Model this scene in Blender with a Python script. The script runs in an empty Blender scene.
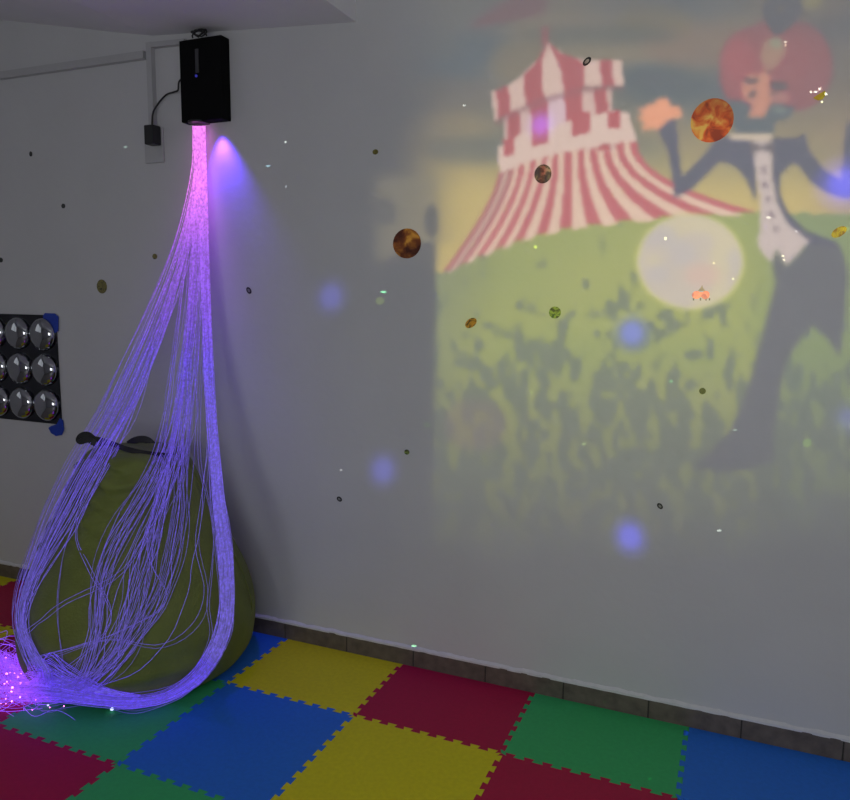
import bpy, bmesh, math, random
import numpy as np
from mathutils import Vector, Matrix, noise
from mathutils.geometry import delaunay_2d_cdt
random.seed(7); np.random.seed(7)
C = bpy.context.scene.collection
PI = math.pi

# ------------------------------------------------------------------ camera
CAM = Vector((1.8909, -2.8389, 1.6060)); YAW, PITCH, ROLL, FPX = -0.39848, 0.13532, 0.01142, 742.69
fw = Vector((math.sin(YAW)*math.cos(PITCH), math.cos(YAW)*math.cos(PITCH), -math.sin(PITCH)))
rt = Vector((math.cos(YAW), -math.sin(YAW), 0)); up = rt.cross(fw)
rt, up = rt*math.cos(ROLL)+up*math.sin(ROLL), up*math.cos(ROLL)-rt*math.sin(ROLL)
cd = bpy.data.cameras.new('camera'); cam = bpy.data.objects.new('camera', cd); C.objects.link(cam)
cam.matrix_world = Matrix(((rt.x, up.x, -fw.x, CAM.x), (rt.y, up.y, -fw.y, CAM.y), (rt.z, up.z, -fw.z, CAM.z), (0, 0, 0, 1)))
cd.sensor_fit = 'HORIZONTAL'; cd.sensor_width = 36; cd.lens = 36*FPX/850; cd.clip_start = .02
bpy.context.scene.camera = cam
def ray(x, y): return fw + rt*((x-425)/FPX) + up*((400-y)/FPX)
def on_y(x, y, Y=0.0):
    d = ray(x, y); return CAM + d*((Y-CAM.y)/d.y)
def on_z(x, y, Z=0.0):
    d = ray(x, y); return CAM + d*((Z-CAM.z)/d.z)

# ------------------------------------------------------------------ helpers
def lin(c): return tuple((v/255/12.92 if v <= 10 else ((v/255+.055)/1.055)**2.4) for v in c)
def obj(name, bm, m, parent=None, smooth=False):
    me = bpy.data.meshes.new(name); bm.normal_update(); bm.to_mesh(me); bm.free()
    for k in (m if isinstance(m, (list, tuple)) else [m]): me.materials.append(k)
    if smooth:
        for p in me.polygons: p.use_smooth = True
    o = bpy.data.objects.new(name, me); C.objects.link(o)
    if parent: 
        o.parent = parent; o.matrix_parent_inverse = Matrix.Translation(-parent.location)
    return o
def tag(o, label=None, cat=None, group=None, kind=None):
    if label: o['label'] = label
    if cat: o['category'] = cat
    if group: o['group'] = group
    if kind: o['kind'] = kind
    return o
def thing(name, loc, label, cat, group=None):
    o = bpy.data.objects.new(name, None); C.objects.link(o); o.location = loc
    o.empty_display_size = .05
    return tag(o, label, cat, group)
def struct(name, bm, m): return tag(obj(name, bm, m), kind='structure')
def box(bm, a, b, bev=0.0, mi=0):
    g = bmesh.ops.create_cube(bm, size=1)
    c = [(a[i]+b[i])/2 for i in range(3)]; s = [abs(b[i]-a[i]) for i in range(3)]
    for v in g['verts']: v.co = Vector((c[0]+v.co.x*s[0], c[1]+v.co.y*s[1], c[2]+v.co.z*s[2]))
    fs = {f for v in g['verts'] for f in v.link_faces}
    for f in fs: f.material_index = mi
    if bev:
        bmesh.ops.bevel(bm, geom=list({e for f in fs for e in f.edges}), offset=bev, segments=2, affect='EDGES', profile=.5)
    return bm
def tube(bm, pts, r, n=6, cap=True, layer=None, vals=None):
    pts = [Vector(p) for p in pts]; rings = []
    prev = None
    for i, p in enumerate(pts):
        t = (pts[min(i+1, len(pts)-1)]-pts[max(i-1, 0)])
        if t.length < 1e-9: t = Vector((0, 0, 1))
        t.normalize()
        if prev is None:
            a = t.orthogonal().normalized()
        else:
            a = (prev - t*prev.dot(t))
            a = a.normalized() if a.length > 1e-6 else t.orthogonal().normalized()
        prev = a; b = t.cross(a)
        rr = r[i] if isinstance(r, (list, tuple)) else r
        ring = [bm.verts.new(p+(a*math.cos(2*PI*k/n)+b*math.sin(2*PI*k/n))*rr) for k in range(n)]
        if layer is not None:
            for v in ring: v[layer] = vals[i]
        rings.append(ring)
    for A, B in zip(rings, rings[1:]):
        for k in range(n): bm.faces.new((A[k], A[(k+1) % n], B[(k+1) % n], B[k]))
    if cap:
        bm.faces.new(rings[0][::-1]); bm.faces.new(rings[-1])
    return bm
def ball(bm, c, r, seg=8, rings=5, sc=(1, 1, 1)):
    g = bmesh.ops.create_uvsphere(bm, u_segments=seg, v_segments=rings, radius=r)
    for v in g['verts']: v.co = Vector((v.co.x*sc[0], v.co.y*sc[1], v.co.z*sc[2])) + Vector(c)
def prism(bm, outline, thick_vec, mi=0):
    vs = [bm.verts.new(p) for p in outline]
    f = bm.faces.new(vs); f.material_index = mi
    g = bmesh.ops.extrude_face_region(bm, geom=[f])
    for v in g['geom']:
        if isinstance(v, bmesh.types.BMVert): v.co += Vector(thick_vec)
    bmesh.ops.recalc_face_normals(bm, faces=bm.faces)
    return bm
def smooth_path(ctrl, n):
    """Catmull-Rom through control tuples of any dimension."""
    P = [np.array(c, float) for c in ctrl]; P = [2*P[0]-P[1]]+P+[2*P[-1]-P[-2]]
    seg = len(P)-3; out = []
    for k in range(n):
        s = k/(n-1)*seg; i = min(int(s), seg-1); t = s-i
        a, b, c, d = P[i:i+4]
        out.append(.5*((2*b)+(-a+c)*t+(2*a-5*b+4*c-d)*t*t+(-a+3*b-3*c+d)*t**3))
    return out

# ------------------------------------------------------------------ materials
def mat(name, col, rough=.6, metal=0, noise_amt=0.0, nscale=20, bump=0.0, bscale=200, spec=.5, emit=None, es=0):
    m = bpy.data.materials.new(name); m.use_nodes = True
    nt = m.node_tree; b = nt.nodes['Principled BSDF']
    b.inputs['Roughness'].default_value = rough; b.inputs['Metallic'].default_value = metal
    b.inputs['Specular IOR Level'].default_value = spec
    tc = nt.nodes.new('ShaderNodeTexCoord')
    n = nt.nodes.new('ShaderNodeTexNoise'); n.inputs['Scale'].default_value = nscale; n.inputs['Detail'].default_value = 4
    nt.links.new(tc.outputs['Object'], n.inputs['Vector'])
    r = nt.nodes.new('ShaderNodeValToRGB')
    r.color_ramp.elements[0].position = .3; r.color_ramp.elements[1].position = .7
    r.color_ramp.elements[0].color = tuple(v*(1-noise_amt) for v in col)+(1,)
    r.color_ramp.elements[1].color = tuple(min(1, v*(1+noise_amt)) for v in col)+(1,)
    nt.links.new(n.outputs['Fac'], r.inputs['Fac']); nt.links.new(r.outputs['Color'], b.inputs['Base Color'])
    if bump:
        n2 = nt.nodes.new('ShaderNodeTexNoise'); n2.inputs['Scale'].default_value = bscale; n2.inputs['Detail'].default_value = 6
        bp = nt.nodes.new('ShaderNodeBump'); bp.inputs['Strength'].default_value = bump; bp.inputs['Distance'].default_value = .01
        nt.links.new(tc.outputs['Object'], n2.inputs['Vector']); nt.links.new(n2.outputs['Fac'], bp.inputs['Height'])
        nt.links.new(bp.outputs['Normal'], b.inputs['Normal'])
    if emit:
        b.inputs['Emission Color'].default_value = emit+(1,); b.inputs['Emission Strength'].default_value = es
    return m
M = {}
M['plaster'] = mat('white_wall_plaster', (.60, .60, .61), .75, 0, .02, 3, .12, 26)
M['ceil'] = mat('ceiling_plaster', (.80, .79, .82), .8, 0, .02, 3, .12, 20)
M['tile'] = mat('skirting_tile', (.13, .105, .085), .5, 0, .25, 25, .1, 120)
M['grout'] = mat('grout', (.05, .045, .04), .9)
M['caulk'] = mat('skim_plaster', (.70, .70, .71), .8, 0, .05, 30, .4, 60)
M['floor'] = mat('floor_tile', (.30, .28, .26), .5, 0, .1, 8)
M['foam'] = {k: mat('foam_'+k, c, .62, 0, .05, 60, .12, 700, .35) for k, c in
             dict(yellow=(.76, .69, .012), red=(.47, .007, .062), blue=(.024, .19, .78), green=(.048, .48, .15)).items()}
M['bag'] = mat('green_bag_fabric', (.165, .20, .042), .62, 0, .10, 9, .25, 90, .4)
M['black_web'] = mat('black_webbing', (.012, .012, .013), .6, 0, .2, 200)
M['black'] = mat('black_enclosure', (.0045, .0045, .005), .8, 0, .1, 40, 0, 0, .1)
M['black_gloss'] = mat('black_plastic', (.012, .012, .013), .4)
M['white_plastic'] = mat('white_plastic', (.48, .48, .49), .45, 0, .02, 30)
M['grey'] = mat('grey_label', (.05, .05, .055), .5)
M['mirror'] = mat('mirrored_acrylic', (.42, .43, .46), .05, 1, .03, 5)
M['mirror_dark'] = mat('dark_mirror_sheet', (.06, .062, .072), .12, 1, .15, 8)
M['tape'] = mat('blue_tape', (.008, .045, .42), .55, 0, .1, 60, .1, 300)
M['led'] = mat('blue_led', (.02, .02, .2), .4, emit=(.1, .1, 1.), es=.25)
M['frame'] = mat('window_frame_paint', (.5, .5, .5), .5)
M['wood'] = mat('beech_board', (.32, .2, .1), .5, 0, .2, 6)

# ------------------------------------------------------------------ room shell
XL, XR, YR, ZC = -3.0, 3.6, -4.7, 3.35
FZ = -.012
struct('floor', box(bmesh.new(), (XL, YR, FZ-.1), (XR, .15, FZ)), M['floor'])
struct('wall_back', box(bmesh.new(), (XL-.15, 0, FZ-.1), (XR+.15, .15, ZC)), M['plaster'])
struct('wall_right', box(bmesh.new(), (XR, YR, FZ), (XR+.15, 0, ZC)), M['plaster'])
struct('ceiling', box(bmesh.new(), (XL-.15, YR-.15, ZC), (XR+.15, .15, ZC+.1)), M['ceil'])
def wall_with_hole(name, u0, u1, hu0, hu1, z0, z1, fn):
    bm = bmesh.new()
    for a, b in (((u0, FZ), (hu0, ZC)), ((hu1, FZ), (u1, ZC)), ((hu0, FZ), (hu1, z0)), ((hu0, z1), (hu1, ZC))):
        box(bm, *fn(a, b))
    return struct(name, bm, M['plaster'])
LW = (-3.4, -1.2, 1.55, 2.75)      # left wall window y0,y1,z0,z1
RW = (.5, 3.2, .9, 2.2)         # rear wall window x0,x1,z0,z1
wall_with_hole('wall_left', YR, 0, LW[0], LW[1], LW[2], LW[3], lambda a, b: ((XL-.15, a[0], a[1]), (XL, b[0], b[1])))
wall_with_hole('wall_rear', XL-.15, XR+.15, RW[0], RW[1], RW[2], RW[3], lambda a, b: ((a[0], YR-.15, a[1]), (b[0], YR, b[1])))
def window(name, fn, u0, u1, z0, z1):
    bm = bmesh.new(); t = .05; um = (u0+u1)/2
    for a, b in (((u0, z0), (u0+t, z1)), ((u1-t, z0), (u1, z1)), ((u0+t, z0), (u1-t, z0+t)), ((u0+t, z1-t), (u1-t, z1)), ((um-t/2, z0+t), (um+t/2, z1-t))):
        box(bm, *fn(a, b))
    struct(name, bm, M['frame'])
window('window_1', lambda a, b: ((XL-.1, a[0], a[1]), (XL-.05, b[0], b[1])), *LW)
window('window_2', lambda a, b: ((a[0], YR-.1, a[1]), (b[0], YR-.05, b[1])), *RW)
# plaster soffit crossing the top of the wall (its underside kinks along the wall)
p0, p1, p2 = on_y(0, 20), on_y(152, 36), on_y(356, 22)
sl = (p0.z-p1.z)/(p0.x-p1.x)
xs = [(XL, p1.z+sl*(XL-p1.x)), (p1.x, p1.z), (p2.x, p2.z), (p2.x, ZC), (XL, ZC)]
struct('trim_2', prism(bmesh.new(), [(x, 0, z) for x, z in xs], (0, -1.9, 0)), M['ceil'])
# skirting of long ceramic tiles with dark joints, ragged plaster edge above
bm = bmesh.new()
jx = on_y(414, 653).x; tw = .333
k0 = int((XL-jx)/tw)-1
for k in range(k0, k0+26):
    a, b = max(XL, jx+k*tw), min(XR, jx+(k+1)*tw)
    if b-a > .02: box(bm, (a+.0028, -.009, FZ), (b-.0028, 0, .074+.002*math.sin(k*2.1)), .0012)
box(bm, (XL, -.006, FZ), (XR, 0, .07), 0, 1)
struct('baseboard_back', bm, [M['tile'], M['grout']])
bm = bmesh.new(); rows = []
for i in range(500):
    x = XL+(XR-XL)*i/499
    h = .008+.006*noise.noise(Vector((x*14, 0, 0)))+.004*noise.noise(Vector((x*50, 3, 0)))
    d = .0095+.003*noise.noise(Vector((x*22, 7, 0)))
    rows.append([bm.verts.new(q) for q in ((x, 0, .073), (x, -d, .073), (x, -d, .076+h*.7), (x, -.003, .080+h), (x, 0, .082+h))])
for A, B in zip(rows, rows[1:]):
    for k in range(4): bm.faces.new((A[k], B[k], B[k+1], A[k+1]))
struct('trim_1', bm, M['caulk'])

# ------------------------------------------------------------------ puzzle mats
S, D0 = .6, .4577
def edge_profile(n=10):
    """interlocking dovetail offsets along one mat edge, (t, d)"""
    out = [(0, 0)]; p = 1/(n+.0); dep = .0085
    for i in range(n):
        c = (i+.5)*p
        s = 1 if i % 2 else -1
        w0, w1 = p*.36, p*.56
        out += [(c-w0, -s*dep*0), (c-w1*.92, s*dep), (c+w1*.92, s*dep), (c+w0, 0)]
    out.append((1, 0))
    return out
def edge_profile():
    out = [(0, 0)]; n = 9; p = 1/n; dep = .0088
    for i in range(n):
        c = (i+.5)*p
        a, b = .20*p, .29*p
        out += [(c-a, -dep), (c-b, dep), (c+b, dep), (c+a, -dep)]
    out.append((1, 0))
    return out
EP = edge_profile()
def col_edge(u, v):      # from row top (near wall) to row bottom, at column line u
    y0 = -D0-(v-1)*S
    return [(u*S+d, y0-t*S) for t, d in EP]
def row_edge(u, v):      # along row line v, from column u to u+1
    y0 = -D0-(v-1)*S
    return [((u+t)*S, y0+d) for t, d in EP]
YCUT = -.0105
def clip(poly):
    out = []
    for (a, b) in zip(poly, poly[1:]+poly[:1]):
        if a[1] <= YCUT: out.append(a)
        if (a[1] <= YCUT) != (b[1] <= YCUT):
            t = (YCUT-a[1])/(b[1]-a[1]); out.append((a[0]+t*(b[0]-a[0]), YCUT))
    return out
MATS = [(-4, 0, 'yellow', 'yellow foam puzzle mat at far left corner of view, touching the skirting'),
 (-3, 0, 'red', 'dark red foam puzzle mat along the skirting just left of the bean bag'),
 (-3, 1, 'yellow', 'sliver of yellow foam puzzle mat between two red mats, left of the bean bag'),
 (-2, 0, 'green', 'green foam puzzle mat by the skirting, covered by the bean bag'),
 (-2, 1, 'red', 'red foam puzzle mat under the glowing heap of fibre tips'),
 (-1, 0, 'blue', 'blue foam puzzle mat by the skirting, partly under the bean bag'),
 (-1, 1, 'green', 'green foam puzzle mat in front of the bean bag under the fibre bundle'),
 (-1, 2, 'red', 'red foam puzzle mat in the bottom left corner of the floor'),
 (0, 0, 'yellow', 'yellow foam puzzle mat along the skirting right of the bean bag'),
 (1, 0, 'red', 'red foam puzzle mat along the skirting between a yellow and a green mat'),
 (2, 0, 'green', 'green foam puzzle mat along the skirting between red and blue mats'),
 (3, 0, 'blue', 'blue foam puzzle mat along the skirting at the far right'),
 (0, 1, 'blue', 'whole blue foam puzzle mat in front of the bean bag, second row from wall'),
 (1, 1, 'yellow', 'yellow foam puzzle mat in the second row, cut by the bottom of view'),
 (2, 1, 'red', 'red foam puzzle mat in the second row, right of a yellow mat'),
 (0, 2, 'green', 'green foam puzzle mat at the bottom edge, in front of whole blue mat')]
for u, v, c, lab in MATS:
    poly = row_edge(u, v)+col_edge(u+1, v)[1:]+row_edge(u, v+1)[::-1][1:]+col_edge(u, v)[::-1][1:-1]
    poly = [p for i, p in enumerate(clip(poly))]
    cx = (u+.5)*S; cy = -D0-(v-.5)*S
    poly = [(cx+(x-cx)*.9985, cy+(y-cy)*.9985 if y < YCUT-1e-6 else y) for x, y in poly]
    o = obj('foam_mat', prism(bmesh.new(), [(x-cx, y-cy, 0) for x, y in poly], (0, 0, FZ+.0002)), M['foam'][c])
    o.location = (cx, cy, 0)
    tag(o, lab, 'floor mat', 'foam puzzle mats')

# ------------------------------------------------------------------ bean bag
BC = Vector((-.452, -.455, 0))
PROF = [(0, .36), (.03, .42), (.10, .465), (.20, .485), (.30, .478), (.42, .445), (.55, .385), (.68, .325), (.80, .272), (.88, .238), (.93, .21), (.955, .17), (.965, .10), (.968, 0)]
def bag_r(z):
    if z <= 0: return PROF[0][1]
    for (z0, r0), (z1, r1) in zip(PROF, PROF[1:]):
        if z <= z1: return r0+(r1-r0)*(z-z0)/(z1-z0)
    return -1
def bag_inside(P, mrg=.012):
    if P.z > .968+mrg: return False
    return math.hypot(P.x-BC.x, P.y-BC.y) < bag_r(min(P.z, .962))+mrg
view_ang = math.atan2(CAM.y-BC.y, CAM.x-BC.x)
bag = thing('bean_bag', BC, 'large olive green bean bag slumped against the wall behind the glowing fibres', 'bean bag')
bm = bmesh.new(); NA = 96
prof = smooth_path([(z, r) for z, r in PROF], 70)
rings = []
for z, r in prof:
    ring = []
    z = max(0, min(z, .968)); r = max(r, 0)
    for k in range(NA):
        a = 2*PI*k/NA
        da = (a-view_ang+PI) % (2*PI)-PI            # 0 faces the camera, negative = right? (screen)
        fold = 0
        if z > .5:                                   # gathered cloth folds below the tied top, stronger towards the left
            w = min(1, (z-.5)/.22)*max(0, min(1, (.955-z)/.05))
            side = max(0, math.cos(da+.75))**2
            q = z+.05*math.sin(a*2.3)+.03*math.sin(a*5+1)
            fold = w*side*(.018*math.sin(q*75+1.3*math.sin(a*3))+.006*math.sin(q*130+a*4))
        fold += .007*math.sin(a*6+z*4)*min(1, z*4)*(1-z)+.012*noise.noise(Vector((math.cos(a)*2, math.sin(a)*2, z*4)))
        if z < .35: fold += .008*math.sin(z*60+2*math.sin(a*2))*max(0, 1-abs(z-.14)/.15)*max(0, math.cos(da-.1))**2
        rr = max(0, r+fold*min(1, r/.15))
        x, y = BC.x+rr*math.cos(a), BC.y+rr*math.sin(a)
        top = .02*noise.noise(Vector((x*7, y*7, 2)))*max(0, (z-.85)/.1)
        if y > -.014: y = -.014
        ring.append(bm.verts.new((x, y, z+top)))
    rings.append(ring)
for A, B in zip(rings, rings[1:]):
    for k in range(NA): bm.faces.new((A[k], A[(k+1) % NA], B[(k+1) % NA], B[k]))
bm.faces.new(rings[0][::-1]); bmesh.ops.remove_doubles(bm, verts=bm.verts, dist=1e-5)
bmesh.ops.recalc_face_normals(bm, faces=bm.faces)
obj('cover', bm, M['bag'], bag, True)
def bag_pt(da, z, off=.006):
    a = view_ang+da; r = bag_r(z)+off
    return Vector((BC.x+r*math.cos(a), min(-.02, BC.y+r*math.sin(a)), z))
def ribbon(bm, pts, wdt, nrm, th=.0025):
    pts = [Vector(p) for p in pts]; L = []
    for i, p in enumerate(pts):
        t = (pts[min(i+1, len(pts)-1)]-pts[max(i-1, 0)]).normalized()
        n = Vector(nrm[i] if isinstance(nrm, list) else nrm); s = t.cross(n).normalized()*wdt/2; n = n.normalized()*th
        L.append([bm.verts.new(q) for q in (p-s, p+s, p+s+n, p-s+n)])
    for A, B in zip(L, L[1:]):
        for k in range(4): bm.faces.new((A[k], A[(k+1) % 4], B[(k+1) % 4], B[k]))
    bm.faces.new(L[0][::-1]); bm.faces.new(L[-1]); bmesh.ops.recalc_face_normals(bm, faces=bm.faces)
# carrying strap across the top edge with a loop standing up at its left end
def towards(px, py, dist):            # point on the bag's neck seen at this pixel
    return CAM+ray(px, py).normalized()*dist
dn = (BC+Vector((0, 0, .95))-CAM).length
strap = []
for px, py, dd in ((84, 440, .0), (96, 439, -.06), (110, 443, -.13), (126, 449, -.20), (143, 453, -.24), (160, 455, -.255), (176, 456, -.25)):
    d = dn-.05+dd*.0; P = towards(px, py, dn-.2)
    for k in range(120):
        P = towards(px, py, dn-.42+k*.005)
        if bag_inside(P, .010): break
    strap.append(P)
bm = bmesh.new(); ribbon(bm, [Vector(p) for p in smooth_path(strap, 30)], .022, [(-fw+Vector((0, 0, .6))) for _ in range(30)])
stp = obj('strap', bm, M['black_web'], bag)
bm = bmesh.new()
c0 = strap[0]
lp = [c0+rt*a+up*b+fw*c for a, b, c in ((.10, -.03, .0), (.085, -.006, -.01), (.05, .004, -.01), (.02, .022, .0), (-.012, .02, .01), (-.022, .004, .0), (-.004, -.006, -.02), (.03, .002, -.02), (.055, -.014, -.02), (.09, -.034, -.01))]
ribbon(bm, [Vector(p) for p in smooth_path(lp, 36)], .026, [(-fw+Vector((0, 0, .25)))]*36, .004)
obj('carry_loop', bm, M['black_web'], stp)
bm = bmesh.new()
P = towards(141, 441, dn-.1)
for k in range(120):
    P = towards(141, 441, dn-.42+k*.005)
    if bag_inside(P, .006): break
lp = [P+rt*a+up*b+fw*c for a, b, c in ((-.055, -.016, 0), (-.03, .0, .0), (0, .007, .0), (.03, .002, .0), (.055, -.02, 0))]
ribbon(bm, [Vector(p) for p in smooth_path(lp, 24)], .03, [(-fw+Vector((0, 0, .35)))]*24, .006)
obj('carry_loop', bm, M['black_web'], stp)
# piping seam down the front panel and round the base
for da in (-1.25, 1.2, 2.9, -2.2):
    bm = bmesh.new()
    tube(bm, [bag_pt(da, .04+.88*i/40, .002+.004*noise.noise(Vector((da, i*.2, 0)))) for i in range(41)], .0035, 5)
    obj('seam', bm, M['bag'], bag, True)

# ------------------------------------------------------------------ light engine box on the wall
DEP = -.06
xr, zb = on_y(231.5, 122).x, on_y(207, 124).z
xl, zt = on_y(180, 80, DEP).x, on_y(204, 37, DEP).z
lb = thing('light_box', ((xl+xr)/2, 0, zb), 'black box high on the wall that the glowing fibre bundle hangs from', 'light box')
hs = obj('housing', box(bmesh.new(), (xl, DEP, zb), (xr, -.001, zt), .004), M['black'], lb)
bm = bmesh.new(); a = on_y(197, 49, DEP); b = on_y(197, 73, DEP)
box(bm, (a.x-.009, DEP-.004, b.z), (a.x+.009, DEP, a.z), .001); obj('grey_strip', bm, M['grey'], hs)
bm = bmesh.new(); c = on_y(196.5, 76, DEP); ball(bm, (c.x, DEP-.002, c.z), .006, 10, 6); tag(obj('indicator_lamp', bm, M['led'], hs, True), 'small blue indicator lamp')
# tangled hanging wire and hook above the box
bm = bmesh.new(); hk = on_y(199, 36, -.07); hk.z = zt
for s, rr in ((0, .03), (1.7, .022), (3.1, .026)):
    tube(bm, [hk+Vector((math.cos(s+i*.5)*rr*1.4, -.006*math.sin(i+s), abs(math.sin(s*.7+i*.32))*.03-.001)) for i in range(14)], .0035, 6)
obj('hanging_wire', bm, M['black_gloss'], lb, True)
px0 = on_y(191.5, 127, -.032); px1 = on_y(206.5, 127, -.032); PORT = Vector(((px0.x+px1.x)/2, -.032, zb)); PR = (px1.x-px0.x)/2
bm = bmesh.new(); tube(bm, [PORT+Vector((0, 0, z)) for z in (.004, -.004)], PR+.006, 24); obj('outlet_ring', bm, M['black_gloss'], lb)

# ------------------------------------------------------------------ trunking, socket, power adapter
def trunk(a, b, w, lab, side='z'):
    bm = bmesh.new()
    A, B = Vector(a), Vector(b); t = (B-A).normalized(); s = Vector((0, 1, 0)).cross(t)*w/2
    prism(bm, [A-s, A+s, B+s, B-s], (0, -.026, 0))
    o = obj('cable_trunking', bm, M['white_plastic']); tag(o, lab, 'cable trunking', 'white cable trunking'); return o
q0, q1 = on_y(0, 76), on_y(147, 56)
trunk((-2.98, 0, q0.z+.0), (q1.x, 0, q1.z), .034, 'long white cable trunking running level along upper left of wall')
v0, v1 = on_y(151, 44), on_y(157, 146)
xv = (v0.x+v1.x)/2
trunk((xv, 0, v1.z), (xv, 0, v0.z), .030, 'upright white cable trunking dropping to the wall socket')
w1 = on_y(180, 37)
trunk((xv+.016, 0, v0.z-.013), (xl-.001, 0, w1.z-.03), .022, 'short white cable trunking sloping up to the black light box')
so = on_y(158, 150)
sk = thing('wall_socket', (so.x, 0, so.z), 'white wall socket plate below the black plug adapter', 'socket')
sx0, sx1, sz0, sz1 = on_y(146, 140).x, on_y(164.5, 140).x, on_y(158, 163).z, on_y(158, 128).z
obj('face_plate', box(bmesh.new(), (sx0, -.012, sz0), (sx1, -.0005, sz1-.001), .003), M['white_plastic'], sk)
pa = on_y(151, 134, -.05)
ad = thing('power_adapter', (pa.x, -.012, pa.z), 'black plug-in power adapter in the wall socket left of the light box', 'power adapter')
ax0, ax1, az0, az1 = on_y(144.5, 134, -.06).x, on_y(158.5, 134, -.03).x, on_y(152, 144.5, -.05).z, on_y(152, 125, -.05).z
obj('body', box(bmesh.new(), (ax0, -.065, az0), (ax1, -.0125, az1), .005), M['black_gloss'], ad)
cp = [on_y(152, 125, -.045), on_y(153, 113, -.04), on_y(158, 104, -.03), on_y(166, 95, -.03), on_y(174, 92, -.035), on_y(178, 90, -.035), on_y(179, 82, -.035)]
cp.append(Vector((xl+.002, -.035, cp[-1].z+.02)))
bm = bmesh.new(); tube(bm, [Vector(p) for p in smooth_path([tuple(p) for p in cp], 40)], .0042, 8); obj('cord', bm, M['black_gloss'], ad, True)

# ------------------------------------------------------------------ mirrored dome panel
mx1, mz1, mz0 = -1.392, 1.500, .922; mx0 = mx1-.58
mp = thing('mirror_panel', ((mx0+mx1)/2, 0, mz0), 'square black mirror sheet with nine bulging mirrored domes on left of wall', 'mirror panel')
obj('sheet', box(bmesh.new(), (mx0, -.006, mz0), (mx1, -.001, mz1), .001), M['mirror_dark'], mp)
for i in range(3):
    for j in range(3):
        cx, cz = mx1-.097-i*.185, mz1-.102-j*.188
        bm = bmesh.new(); rg = []; R0, H = .087, .046
        for q in range(13):
            t = q/12*PI/2; rg.append([bm.verts.new((cx+R0*math.cos(t)**.92*math.cos(2*PI*k/36), -.006-H*math.sin(t), cz+R0*math.cos(t)**.92*math.sin(2*PI*k/36))) for k in range(36)] if q < 12 else [bm.verts.new((cx, -.006-H, cz))])
        for A, B in zip(rg, rg[1:]):
            for k in range(36):
                if len(B) > 1: bm.faces.new((A[k], A[(k+1) % 36], B[(k+1) % 36], B[k]))
                else: bm.faces.new((A[k], A[(k+1) % 36], B[0]))
        bm.faces.new(rg[0][::-1]); bmesh.ops.recalc_face_normals(bm, faces=bm.faces)
        obj('dome', bm, M['mirror'], mp, True)
def tape(pts, lab):
    bm = bmesh.new(); prism(bm, [on_y(x, y, -.0066) for x, y in pts], (0, -.0012, 0))
    tag(obj('tape_piece', bm, M['tape']), lab, 'tape', 'blue tape on the mirror panel')
tape([(43, 316), (45, 313), (55, 313.5), (58.5, 317), (58.5, 331), (55, 333), (50, 329), (49, 321), (44, 320)], 'blue tape holding the top right corner of the mirror panel')
tape([(48.5, 428), (51, 426), (57, 424), (60, 418), (63, 420), (64, 430), (62, 435), (56, 436), (51, 433)], 'blue tape holding the bottom right corner of the mirror panel')

# ------------------------------------------------------------------ fibre optic bundle
def mat_fibre(name, scale, spark):
    m = bpy.data.materials.new(name); m.use_nodes = True; nt = m.node_tree; b = nt.nodes['Principled BSDF']
    b.inputs['Base Color'].default_value = (.2, .2, .22, 1); b.inputs['Roughness'].default_value = .3
    at = nt.nodes.new('ShaderNodeAttribute'); at.attribute_name = 'along'
    r = nt.nodes.new('ShaderNodeValToRGB'); e = r.color_ramp.elements
    cols = [(0, (1.0, .24, 1.0)), (.10, (.90, .20, 1.0)), (.2, (.42, .12, 1.0)), (.38, (.17, .085, 1.0)), (.55, (.18, .11, .95)), (.72, (.18, .12, .85)), (.88, (.12, .05, 1.)), (1, (.27, .055, 1.0))]
    e[0].position = 0; e[0].color = cols[0][1]+(1,); e[1].position = 1; e[1].color = cols[-1][1]+(1,)
    for p, c in cols[1:-1]:
        q = e.new(p); q.color = c+(1,)
    s = nt.nodes.new('ShaderNodeValToRGB'); e = s.color_ramp.elements
    st = [(0, 1.0), (.12, .95), (.22, .72), (.4, .66), (.6, .52), (.85, .55), (.93, .75), (1, 1.05)]
    e[0].position = 0; e[1].position = 1
    e[0].color = (st[0][1],)*3+(1,); e[1].color = (st[-1][1],)*3+(1,)
    for p, c in st[1:-1]:
        q = e.new(p); q.color = (c, c, c, 1)
    tc = nt.nodes.new('ShaderNodeTexCoord'); n = nt.nodes.new('ShaderNodeTexNoise'); n.inputs['Scale'].default_value = 90
    rr = nt.nodes.new('ShaderNodeMapRange'); rr.inputs[1].default_value = .35; rr.inputs[2].default_value = .75; rr.inputs[3].default_value = .65*scale; rr.inputs[4].default_value = spark*scale
    mu = nt.nodes.new('ShaderNodeMath'); mu.operation = 'MULTIPLY'
    L = nt.links.new
    a2 = nt.nodes.new('ShaderNodeAttribute'); a2.attribute_name = 'glow'; m2 = nt.nodes.new('ShaderNodeMath'); m2.operation = 'MULTIPLY'
    L(mu.outputs[0], m2.inputs[0]); L(a2.outputs['Fac'], m2.inputs[1])
    L(at.outputs['Fac'], r.inputs['Fac']); L(at.outputs['Fac'], s.inputs['Fac']); L(tc.outputs['Object'], n.inputs['Vector'])
    L(n.outputs['Fac'], rr.inputs[0]); L(s.outputs['Color'], mu.inputs[0]); L(rr.outputs[0], mu.inputs[1])
    L(r.outputs['Color'], b.inputs['Emission Color']); L(m2.outputs[0], b.inputs['Emission Strength'])
    return m
M['fibre'] = mat_fibre('side_glow_fibre', 1.0, 1.5)
M['tip'] = mat('fibre_tip', (.6, .3, .6), .3, emit=(1., .22, .85), es=5.0)
M['tip_white'] = mat('fibre_tip_white', (.6, .6, .7), .3, emit=(.5, .6, 1.), es=1.6)
fb = thing('fibre_optic_bundle', PORT+Vector((0, 0, -.004)), 'glowing purple fibre optic strands falling from the black box over the bean bag', 'fibre optic lights')
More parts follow.
